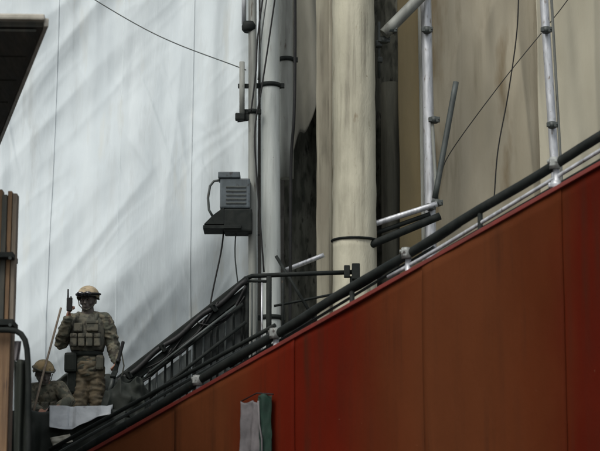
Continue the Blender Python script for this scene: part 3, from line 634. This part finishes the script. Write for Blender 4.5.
for py in (258, 325):
    a, b2 = P(-15, py, Yo), P(15.5, py, Yo); mesh_obj('strap', MB().box((a + b2) / 2, b2.x - a.x, .30, .045 if py == 258 else .05, bev=.005), M['dark_metal'], wp)
    mesh_obj('bolt', MB().tube([P(10, py, Yo - .15), P(10, py, Yo - .19)], .014, 6), M['mid_metal'], wp)
hp = tag(mesh_obj('hoop_pipe', MB().tube([P(x, y, Yo - .17) for x, y in ((-20, 330), (-6, 330), (8, 330), (16, 331), (21, 334), (25, 340), (27, 349), (28, 362), (28.5, 380), (28.5, 520), (28.5, 700))], .024, 12), M['dark_metal']), 'bent black pipe hooking over from the timber post and down its right side', 'pipe')
def hang(u, v):
    px = 14 + 13.5 * u; py = 360 + 4 * noise.noise(Vector((u * 3, 0, 3))) + 320 * v
    return P(px, py, Yo - .13 + .025 * math.sin(u * 9 + v * 6) + .02 * noise.noise(Vector((u * 4, v * 8, 1))))
tag(solid(mesh_obj('hanging_cloth', MB().grid(hang, 14, 60), M['dark_tarp'])), 'black cloth strip hanging between the timber post and the bent black pipe', 'cloth')
mb = MB().grid(lambda u, v: P(14.5 + 7 * u * (1 - .3 * v), 341 + 20 * v, Yo - .1 + .02 * math.sin(u * 8 + v * 3)), 10, 12)
tag(solid(mesh_obj('rag', mb, M['white_cloth'])), 'pale pinkish rag caught inside the curve of the bent black pipe', 'rag')

lb = thing('left_building', (-5.2, 18, 0), 'building off the left edge whose dark overhanging eave cuts into the top corner', 'building')
A_ = P(43, 27, 15.0); ze = A_.z; B_ = Vector((X(-12, 18.7) , 18.7, ze)); B_ = Vector((P(-40, 190, 1).x, 0, 0))
def at_height(px, py, z):
    o_ = Vector((0, 0, CAMZ)); d = P(px, py, 10) - o_; return o_ + d * ((z - CAMZ) / d.z)
B0 = at_height(0, 134, ze); ed = (B0 - A_); B1 = A_ + ed * 1.9
Cc = Vector((-6.2, A_.y - .2, ze)); Dd = Vector((-6.2, B1.y, ze)); T = Vector((0, 0, .10))
lo4 = [A_, B1, Dd, Cc]; hi4 = [q + T for q in lo4]
mesh_obj('roof', MB().add(lo4 + hi4, [[0, 1, 2, 3], [7, 6, 5, 4], [4, 5, 1, 0], [5, 6, 2, 1], [6, 7, 3, 2], [7, 4, 0, 3]]), M['roof_dark'], lb)
up_ = Vector((0, 0, .10))
mesh_obj('gutter', MB().beam(A_ + Vector((.02, -.05, .06)), Cc + Vector((0, -.05, .06)), .06, .05, bev=.015), M['trim'], lb)
mesh_obj('edge_strip', MB().beam(A_ + Vector((.03, -.03, .03)), B1 + Vector((.03, 0, .03)), .035, .07, bev=.008), M['trim'], lb)
for k in range(9):                                     # soffit boards
    t0, t1 = k / 9 + .004, (k + 1) / 9 - .004
    d0 = A_.lerp(B1, t0); d1 = A_.lerp(B1, t1); e0 = Cc.lerp(Dd, t0); e1 = Cc.lerp(Dd, t1); o_ = Vector((-.05, 0, -.004 - random.uniform(0, .006))); th = Vector((0, 0, -.02))
    v = [d0 + o_, d1 + o_, e1 + o_, e0 + o_]; mesh_obj('soffit_board', MB().add(v + [q + th for q in v], [[0, 1, 2, 3], [7, 6, 5, 4], [4, 5, 1, 0], [5, 6, 2, 1], [6, 7, 3, 2], [7, 4, 0, 3]]), M['roof_dark'], lb)
mesh_obj('wall', MB().box((-4.9, 18.2, (ze - .05) / 2), 2.4, 5.6, ze - .05), M['concrete'], lb)

# ------------------------------------------------------------------ people
def hand(mb, wrist, d, n, thumb, s=1.0, curl=.5):
    """palm and five bent fingers; d: wrist to knuckles, n: palm normal, thumb: side the thumb leaves"""
    d = d.normalized(); side = thumb - d * thumb.dot(d); side.normalize(); n = d.cross(side).normalized() * (1 if d.cross(side).dot(n) > 0 else -1)
    mb.tube([wrist - d * .03, wrist, wrist + d * .03 * s], 0, rs=[.027 * s, .026 * s, .028 * s], dome=True)
    for k in range(4): mb.tube([wrist + d * .015, wrist + d * .085 * s + side * (.03 - .02 * k) * s], 0, rs=[.016 * s, .0135 * s], dome=True, n=8)
    for k, L in enumerate((.070, .080, .074, .058)):
        p = wrist + d * .088 * s + side * (.031 - .0205 * k) * s; pts = [p]; a = 0
        for j, fr in enumerate((.45, .32, .23)):
            a += curl * (1.0 + .1 * k); dd = d * math.cos(a) + n * math.sin(a); p = p + dd * L * fr * s; pts.append(p)
        mb.tube(pts, 0, rs=[.0105 * s, .0098 * s, .0092 * s, .008 * s], dome=True, n=8)
    p = wrist + d * .03 * s + side * .028 * s
    mb.tube([p - side * .01, p + (side * .8 + d * .5) * .03 * s, p + (side * .7 + d * 1.1 + n * .5) * .045 * s, p + (side * .4 + d * 1.3 + n * .9) * .06 * s], 0, rs=[.014 * s, .0125 * s, .0115 * s, .0095 * s], dome=True, n=8)
def head_rot(yaw, pitch): return Matrix.Rotation(yaw, 3, 'Z') @ Matrix.Rotation(pitch, 3, 'X')
def head(mb, c, rot, k=1.0):
    def T(x, y, z): return c + rot @ (Vector((x, y, z)) * k)
    mb.ball(T(0, .015, .02), (.076 * k, .096 * k, .105 * k), rot); mb.ball(T(0, -.02, -.055), (.056 * k, .064 * k, .062 * k), rot)
    mb.ball(T(0, -.055, -.093), (.027 * k, .022 * k, .022 * k), rot)          # chin
    mb.ball(T(0, -.088, -.018), (.014 * k, .022 * k, .026 * k), rot); mb.ball(T(0, -.100, -.032), (.016 * k, .016 * k, .012 * k), rot)  # nose
    for sx in (-1, 1):
        mb.ball(T(sx * .079, .01, -.01), (.010 * k, .018 * k, .032 * k), rot); mb.ball(T(sx * .03, -.076, .018), (.022 * k, .014 * k, .010 * k), rot); mb.ball(T(sx * .042, -.062, -.03), (.022 * k, .02 * k, .018 * k), rot)
    mb.ball(T(0, -.082, -.058), (.022 * k, .012 * k, .006 * k), rot); mb.ball(T(0, -.08, -.070), (.018 * k, .012 * k, .007 * k), rot)   # lips
    for a in mb.v[-1:]: pass
def helmet(parent, c, rot, m, k=1.0, goggles=True):
    mb = MB(); n, mm = 36, 14; vv = []
    for i in range(mm + 1):
        a = i / mm * R(102)
        for j in range(n):
            b = 2 * math.pi * j / n; y = -math.cos(b); side = abs(math.sin(b))
            lim = R(88 if y < -.0 else 96) + R(13) * side * (1 if y > -.45 else .2)
            t = a / R(102) * lim
            vv.append(c + rot @ (Vector((.116 * math.sin(t) * math.sin(b), .134 * math.sin(t) * y + .012, .112 * math.cos(t) + .035)) * k))
    ff = [[i * n + j, i * n + (j + 1) % n, (i + 1) * n + (j + 1) % n, (i + 1) * n + j] for i in range(mm) for j in range(n)]
    mb.add(vv, ff, True); rim = [vv[mm * n + j] for j in range(n)] + [vv[mm * n]]
    h = mesh_obj('helmet', mb, m, parent); solid(h, .012); h.modifiers[0].offset = 1
    mesh_obj('rim', MB().tube(rim, .007 * k, 8, caps=False), M['vest'], h)
    if goggles:
        pts = [c + rot @ (Vector((.122 * math.sin(b), -.142 * math.cos(b) + .012, .052)) * k) for b in [R(-100 + i * 10) for i in range(21)]]
        mesh_obj('strap', MB().tube(pts, .013 * k, 8), M['cable'], h)
        g = MB()
        for sx in (-1, 1): g.ball(c + rot @ (Vector((sx * .040, -.142, .048)) * k), (.044 * k, .018 * k, .028 * k), rot)
        mesh_obj('goggles', g, M['lens'], h)
    else:
        mesh_obj('band', MB().tube([c + rot @ (Vector((.121 * math.sin(b), -.139 * math.cos(b) + .012, .045)) * k) for b in [R(i * 10) for i in range(37)]], .010 * k, 8, caps=False), M['vest'], h)
    for sx in (-1, 1): mesh_obj('chin_strap', MB().tube([c + rot @ (Vector(q) * k) for q in ((sx * .098, -.02, .0), (sx * .082, -.05, -.06), (sx * .03, -.078, -.108), (0, -.085, -.115))], .006 * k, 6), M['vest'], h)
    return h

# ---- standing soldier
YM = 22.0; u = YM / F * 1.0                            # metres per photo pixel there
def J(px, py, dy=0.0): return P(px, py, YM + dy)
s1 = thing('person', Vector((J(87, 447).x, YM, zd)), 'soldier standing in tan helmet, dark face mask, olive vest and brown trousers, one hand raised', 'person', None)
hc = J(88, 300.5, -.04); hr = head_rot(R(-12), R(6))
sh = (J(71.5, 322), J(104.5, 321)); el = (J(61, 343, -.06), J(113, 344, .02)); wr_ = (J(68.5, 317, -.21), J(116.5, 362, -.14))
hip = (J(81, 370), J(95, 370)); kn = (J(80, 406, -.05), J(97, 406, -.02)); an = (Vector((J(78, 440).x, YM, zd + .09)), Vector((J(99, 440).x, YM + .02, zd + .09)))
body = MB()
body.tube([J(88, 368), J(88, 350), J(88, 332), J(88, 322)], 0, rs=[.13, .115, .135, .09], dome=True, n=18)
body.tube([sh[0], J(88, 319), sh[1]], 0, rs=[.065, .08, .065], dome=True); body.tube([J(88, 320), hc], 0, rs=[.06, .055], dome=True)
for k in (0, 1):
    body.tube([sh[k], el[k], wr_[k]], 0, rs=[.055, .042, .028], dome=True); body.tube([hip[k], kn[k], an[k]], 0, rs=[.085, .06, .042], dome=True)
    body.tube([an[k] + Vector((0, .04, -.03)), an[k] + Vector((0, -.17, -.05))], 0, rs=[.04, .032], dome=True)
head(body, hc, hr, 1.06)
hand(body, wr_[0], Vector((.02, -.05, 1)), Vector((1, -.2, 0)), Vector((.3, -1, 0)), 1.0, .75)
hand(body, wr_[1], Vector((.05, -.35, -1)), Vector((-1, 0, 0)), Vector((0, -1, .2)), 1.0, .8)
mesh_obj('body', remesh(body, .0075, 1), M['skin'], s1)
jk = MB()
jk.tube([J(88, 369), J(88, 352), J(88, 334), J(88, 323)], 0, rs=[.155, .145, .165, .12], dome=True, n=20)
jk.tube([sh[0], J(88, 319.5), sh[1]], 0, rs=[.088, .09, .088], dome=True)
for k in (0, 1):
    m1 = sh[k].lerp(el[k], .5); m2 = el[k].lerp(wr_[k], .45)
    jk.tube([sh[k], m1, el[k], m2, el[k].lerp(wr_[k], .93)], 0, rs=[.088, .084, .072, .064, .047], dome=True)
jk.tube([J(88, 318), J(88.3, 313.5)], 0, rs=[.08, .068], n=18)
mesh_obj('jacket', remesh(jk, .009, 1, .017, 8, 1, (1, 1, 1.9)), M['camo'], s1)
tr = MB(); tr.tube([J(88, 366), J(88, 372)], 0, rs=[.16, .15], dome=True, n=20)
for k in (0, 1): tr.tube([hip[k], hip[k].lerp(kn[k], .5), kn[k], kn[k].lerp(an[k], .5), an[k] + Vector((0, 0, .06))], 0, rs=[.105, .095, .08, .078, .07], dome=True)
mesh_obj('trousers', remesh(tr, .010, 1, .016, 7, 2, (1, 1, 1.9)), M['camo_tan'], s1)
for k in (0, 1):
    b2 = MB().tube([an[k] + Vector((0, .02, .1)), an[k] + Vector((0, .02, -.03))], 0, rs=[.055, .05], dome=True); b2.tube([an[k] + Vector((0, .03, -.045)), an[k] + Vector((0, -.19, -.052))], 0, rs=[.045, .042], dome=True)
    mesh_obj('boot', remesh(b2, .01, 2), M['vest'], s1)
# vest with pouches
vc = J(87.5, 334)
def vz(py): return J(87, py).z
ve = mesh_obj('vest', remesh(MB().loft([(Vector((vc.x, YM, vz(352))), .175, .15), (Vector((vc.x, YM, vz(345))), .195, .165), (Vector((vc.x, YM, vz(333))), .20, .175), (Vector((vc.x, YM, vz(322))), .185, .16), (Vector((vc.x, YM + .01, vz(316))), .13, .12)], 32, 2.8), .011, 3, .005, 10, 4), M['vest'], s1)
for i in range(4):
    x = vc.x - .13 + i * .087; mb = MB().box((x, YM - .195, vz(343.5)), .072, .06, .125, bev=.014); mb.box((x, YM - .203, vz(338.5)), .076, .064, .045, bev=.012); mesh_obj('pouch', mb, M['vest'], s1)
mesh_obj('chest_pocket', MB().box((vc.x + .075, YM - .185, vz(329)), .13, .05, .11, bev=.016).box((vc.x + .075, YM - .193, vz(325)), .135, .05, .035, bev=.01), M['vest'], s1)
mesh_obj('chest_pocket', MB().box((vc.x - .085, YM - .185, vz(330)), .10, .05, .10, bev=.016), M['vest'], s1)
mesh_obj('belt', MB().loft([(Vector((vc.x, YM, vz(357.5))), .178, .165), (Vector((vc.x, YM, vz(353))), .178, .165)], 32, 2.4), M['dark_tarp'], s1)
mesh_obj('belt_pouch', MB().box((vc.x - .165, YM - .10, vz(364)), .14, .13, .22, bev=.03), M['dark_tarp'], s1)
mesh_obj('thigh_holster', MB().box((vc.x - .15, YM - .06, vz(384)), .10, .12, .24, bev=.03), M['dark_tarp'], s1)
mesh_obj('belt_pouch', MB().box((vc.x + .155, YM - .08, vz(364)), .09, .14, .17, bev=.03), M['vest'], s1)
for sx in (-1, 1): mesh_obj('shoulder_strap', MB().tube([Vector((vc.x + sx * .10, YM - .15, vz(325))), Vector((vc.x + sx * .105, YM - .11, vz(317))), Vector((vc.x + sx * .105, YM - .02, vz(313.5))), Vector((vc.x + sx * .1, YM + .1, vz(319)))], .022, 8), M['vest'], s1)
# mask
mk = MB(); head(mk, hc, hr, 1.11); mk.tube([hc + Vector((0, 0, -.06)), hc + Vector((0, .02, -.15))], 0, rs=[.062, .075], dome=True)
mesh_obj('face_mask', remesh(mk, .009, 2), M['black_cloth'], s1)
for sx in (-1, 1):
    e = MB().ball(hc + hr @ Vector((sx * .031, -.096, .004)), (.015, .007, .006), hr); eo = mesh_obj('eye_opening', e, M['skin'], s1)
    mesh_obj('eye', MB().ball(hc + hr @ Vector((sx * .031, -.101, .004)), (.008, .005, .0055), hr, 10, 6), M['lens'], eo)
helmet(s1, hc + Vector((0, 0, .012)), hr, M['helmet'], 1.06)
# radio in the raised hand
rp = wr_[0] + Vector((.015, -.055, .10))
rd = thing('handheld_radio', rp + Vector((0, 0, -.06)), 'black handheld radio with stub aerial in the raised hand of the standing soldier', 'radio')
mesh_obj('casing', MB().box(rp + Vector((0, -.01, .03)), .062, .04, .15, bev=.008), M['cable'], rd); mesh_obj('aerial', MB().tube([rp + Vector((-.018, -.01, .10)), rp + Vector((-.018, -.01, .20))], .009, 8), M['cable'], rd)
mesh_obj('knob', MB().tube([rp + Vector((.015, -.01, .10)), rp + Vector((.015, -.01, .12))], .009, 8), M['mid_metal'], rd)
# rifle hanging muzzle down at his side
ga, gb = J(121, 350, -.2), J(107, 402, -.22); gd = (gb - ga).normalized(); gs_ = gd.cross(Vector((0, 1, 0))).normalized()
rf = thing('rifle', gb, 'black rifle held muzzle down in the lowered hand of the standing soldier', 'rifle')
gl = (gb - ga).length
mesh_obj('stock', MB().beam(ga - gd * .10, ga + gd * .13, .035, .06, Vector((0, 1, 0)), bev=.012), M['cable'], rf)
mesh_obj('receiver', MB().beam(ga + gd * .13, ga + gd * .33, .045, .055, Vector((0, 1, 0)), bev=.008), M['dark_metal'], rf)
mesh_obj('handguard', MB().tube([ga + gd * .33, ga + gd * .50], .026, 10), M['mid_metal'], rf); mesh_obj('barrel', MB().tube([ga + gd * .50, gb], .011, 10).tube([gb - gd * .05, gb + gd * .01], .015, 10), M['dark_metal'], rf)
mesh_obj('magazine', MB().beam(ga + gd * .24, ga + gd * .30 + Vector((0, -.15, -.03)), .025, .06, Vector((1, 0, 0)), bev=.006), M['dark_metal'], rf)
mesh_obj('grip', MB().beam(ga + gd * .14, ga + gd * .12 + Vector((0, -.09, -.01)), .03, .035, Vector((1, 0, 0)), bev=.008), M['cable'], rf)
mesh_obj('sling', MB().tube([ga, J(124, 366, -.18), J(121, 380, -.18), ga + gd * .5], .008, 6), M['vest'], rf)
# pale pole leaning from his raised arm down to the left
tag(mesh_obj('wooden_pole', MB().tube([J(61, 308, -.3).lerp(J(41, 382, -.75), i / 6) for i in range(7)] + [J(33, 414, -.95)], .012, 8), M['pole_wood']), 'thin pale wooden pole leaning down left from the standing soldier to the crouching one', 'pole')

# ---- crouching soldier
YK = 21.65
def K(px, py, dy=0.0): return P(px, py, YK + dy)
s2 = thing('person', Vector((K(47, 430).x, YK, zd)), 'soldier crouching low in an ochre helmet, leaning on the parapet left of the standing one', 'person')
hc2 = K(43.5, 374, -.16); hr2 = head_rot(R(28), R(22))
sh2 = (K(33, 391, -.04), K(59, 388, -.06)); el2 = (K(30, 408, -.18), K(69, 401, -.2)); wr2 = (K(41, 411, -.40), K(57, 408, -.42))
ank = (Vector((K(38, 440).x, YK + .12, zd + .08)), Vector((K(62, 440).x, YK - .02, zd + .08)))
hp2 = (K(42, 432, .14), K(54, 431, .14)); kn2 = (K(34, 420, -.22), K(66, 420, -.22))
for k in (0, 1): hp2[k].z = zd + .22; kn2[k].z = min(kn2[k].z, zd + .34)
body = MB(); pel = (hp2[0] + hp2[1]) / 2; chs = (sh2[0] + sh2[1]) / 2
body.tube([pel, pel.lerp(chs, .5) + Vector((0, .05, 0)), chs + Vector((0, .02, -.05))], 0, rs=[.12, .12, .12], dome=True, n=18)
body.tube([sh2[0], chs, sh2[1]], 0, rs=[.06, .08, .06], dome=True); body.tube([chs, hc2], 0, rs=[.058, .055], dome=True)
for k in (0, 1):
    body.tube([sh2[k], el2[k], wr2[k]], 0, rs=[.055, .042, .028], dome=True); body.tube([hp2[k], kn2[k], ank[k]], 0, rs=[.085, .06, .042], dome=True)
    body.tube([ank[k] + Vector((0, .04, -.03)), ank[k] + Vector((0, -.17, -.04))], 0, rs=[.038, .03], dome=True)
head(body, hc2, hr2)
hand(body, wr2[0], Vector((.3, -1, -.2)), Vector((0, 0, -1)), Vector((1, .2, 0)), 1, .35); hand(body, wr2[1], Vector((-.7, -.8, -.2)), Vector((0, 0, -1)), Vector((-.6, .8, .2)), 1, .35)
mesh_obj('body', remesh(body, .0075, 1), M['skin'], s2)
jk = MB(); jk.tube([pel + Vector((0, 0, .05)), pel.lerp(chs, .5) + Vector((0, .05, 0)), chs + Vector((0, .02, -.05))], 0, rs=[.155, .16, .15], dome=True, n=20)
jk.tube([sh2[0], chs, sh2[1]], 0, rs=[.08, .09, .08], dome=True)
for k in (0, 1): jk.tube([sh2[k], sh2[k].lerp(el2[k], .5), el2[k], el2[k].lerp(wr2[k], .5), el2[k].lerp(wr2[k], .72 if k else .9)], 0, rs=[.08, .074, .063, .055, .046], dome=True)
mesh_obj('jacket', remesh(jk, .011, 1, .012, 8, 6), M['camo'], s2)
tr = MB()
for k in (0, 1): tr.tube([hp2[k], hp2[k].lerp(kn2[k], .5), kn2[k], kn2[k].lerp(ank[k], .5), ank[k] + Vector((0, 0, .05))], 0, rs=[.105, .095, .08, .078, .065], dome=True)
mesh_obj('trousers', remesh(tr, .012, 1, .012, 7, 9), M['camo_tan'], s2)
for k in (0, 1): mesh_obj('boot', remesh(MB().tube([ank[k] + Vector((0, .03, -.035)), ank[k] + Vector((0, -.19, -.042))], 0, rs=[.045, .038], dome=True).tube([ank[k] + Vector((0, 0, .08)), ank[k] + Vector((0, .02, -.03))], 0, rs=[.052, .05], dome=True), .01, 2), M['vest'], s2)
bd = (chs - pel).normalized(); c2 = pel.lerp(chs, .62) + Vector((0, .03, 0))
mesh_obj('vest', remesh(MB().loft([(c2 + Vector((0, .02, -.2)), .175, .16), (c2 + Vector((0, 0, -.08)), .19, .18), (c2 + Vector((0, 0, .06)), .185, .17), (c2 + Vector((0, -.01, .13)), .13, .13)], 32, 2.8), .011, 3, .006, 10, 2), M['vest'], s2)
for i in range(3): mesh_obj('pouch', MB().box((c2.x - .10 + i * .1, c2.y - .205, c2.z - .07), .082, .06, .12, bev=.014), M['vest'], s2)
mk = MB(); head(mk, hc2, hr2, 1.04); mesh_obj('face_mask', remesh(mk, .009, 2), M['black_cloth'], s2)
helmet(s2, hc2 + Vector((0, 0, .012)), hr2, M['helmet_ochre'], .98, goggles=False)
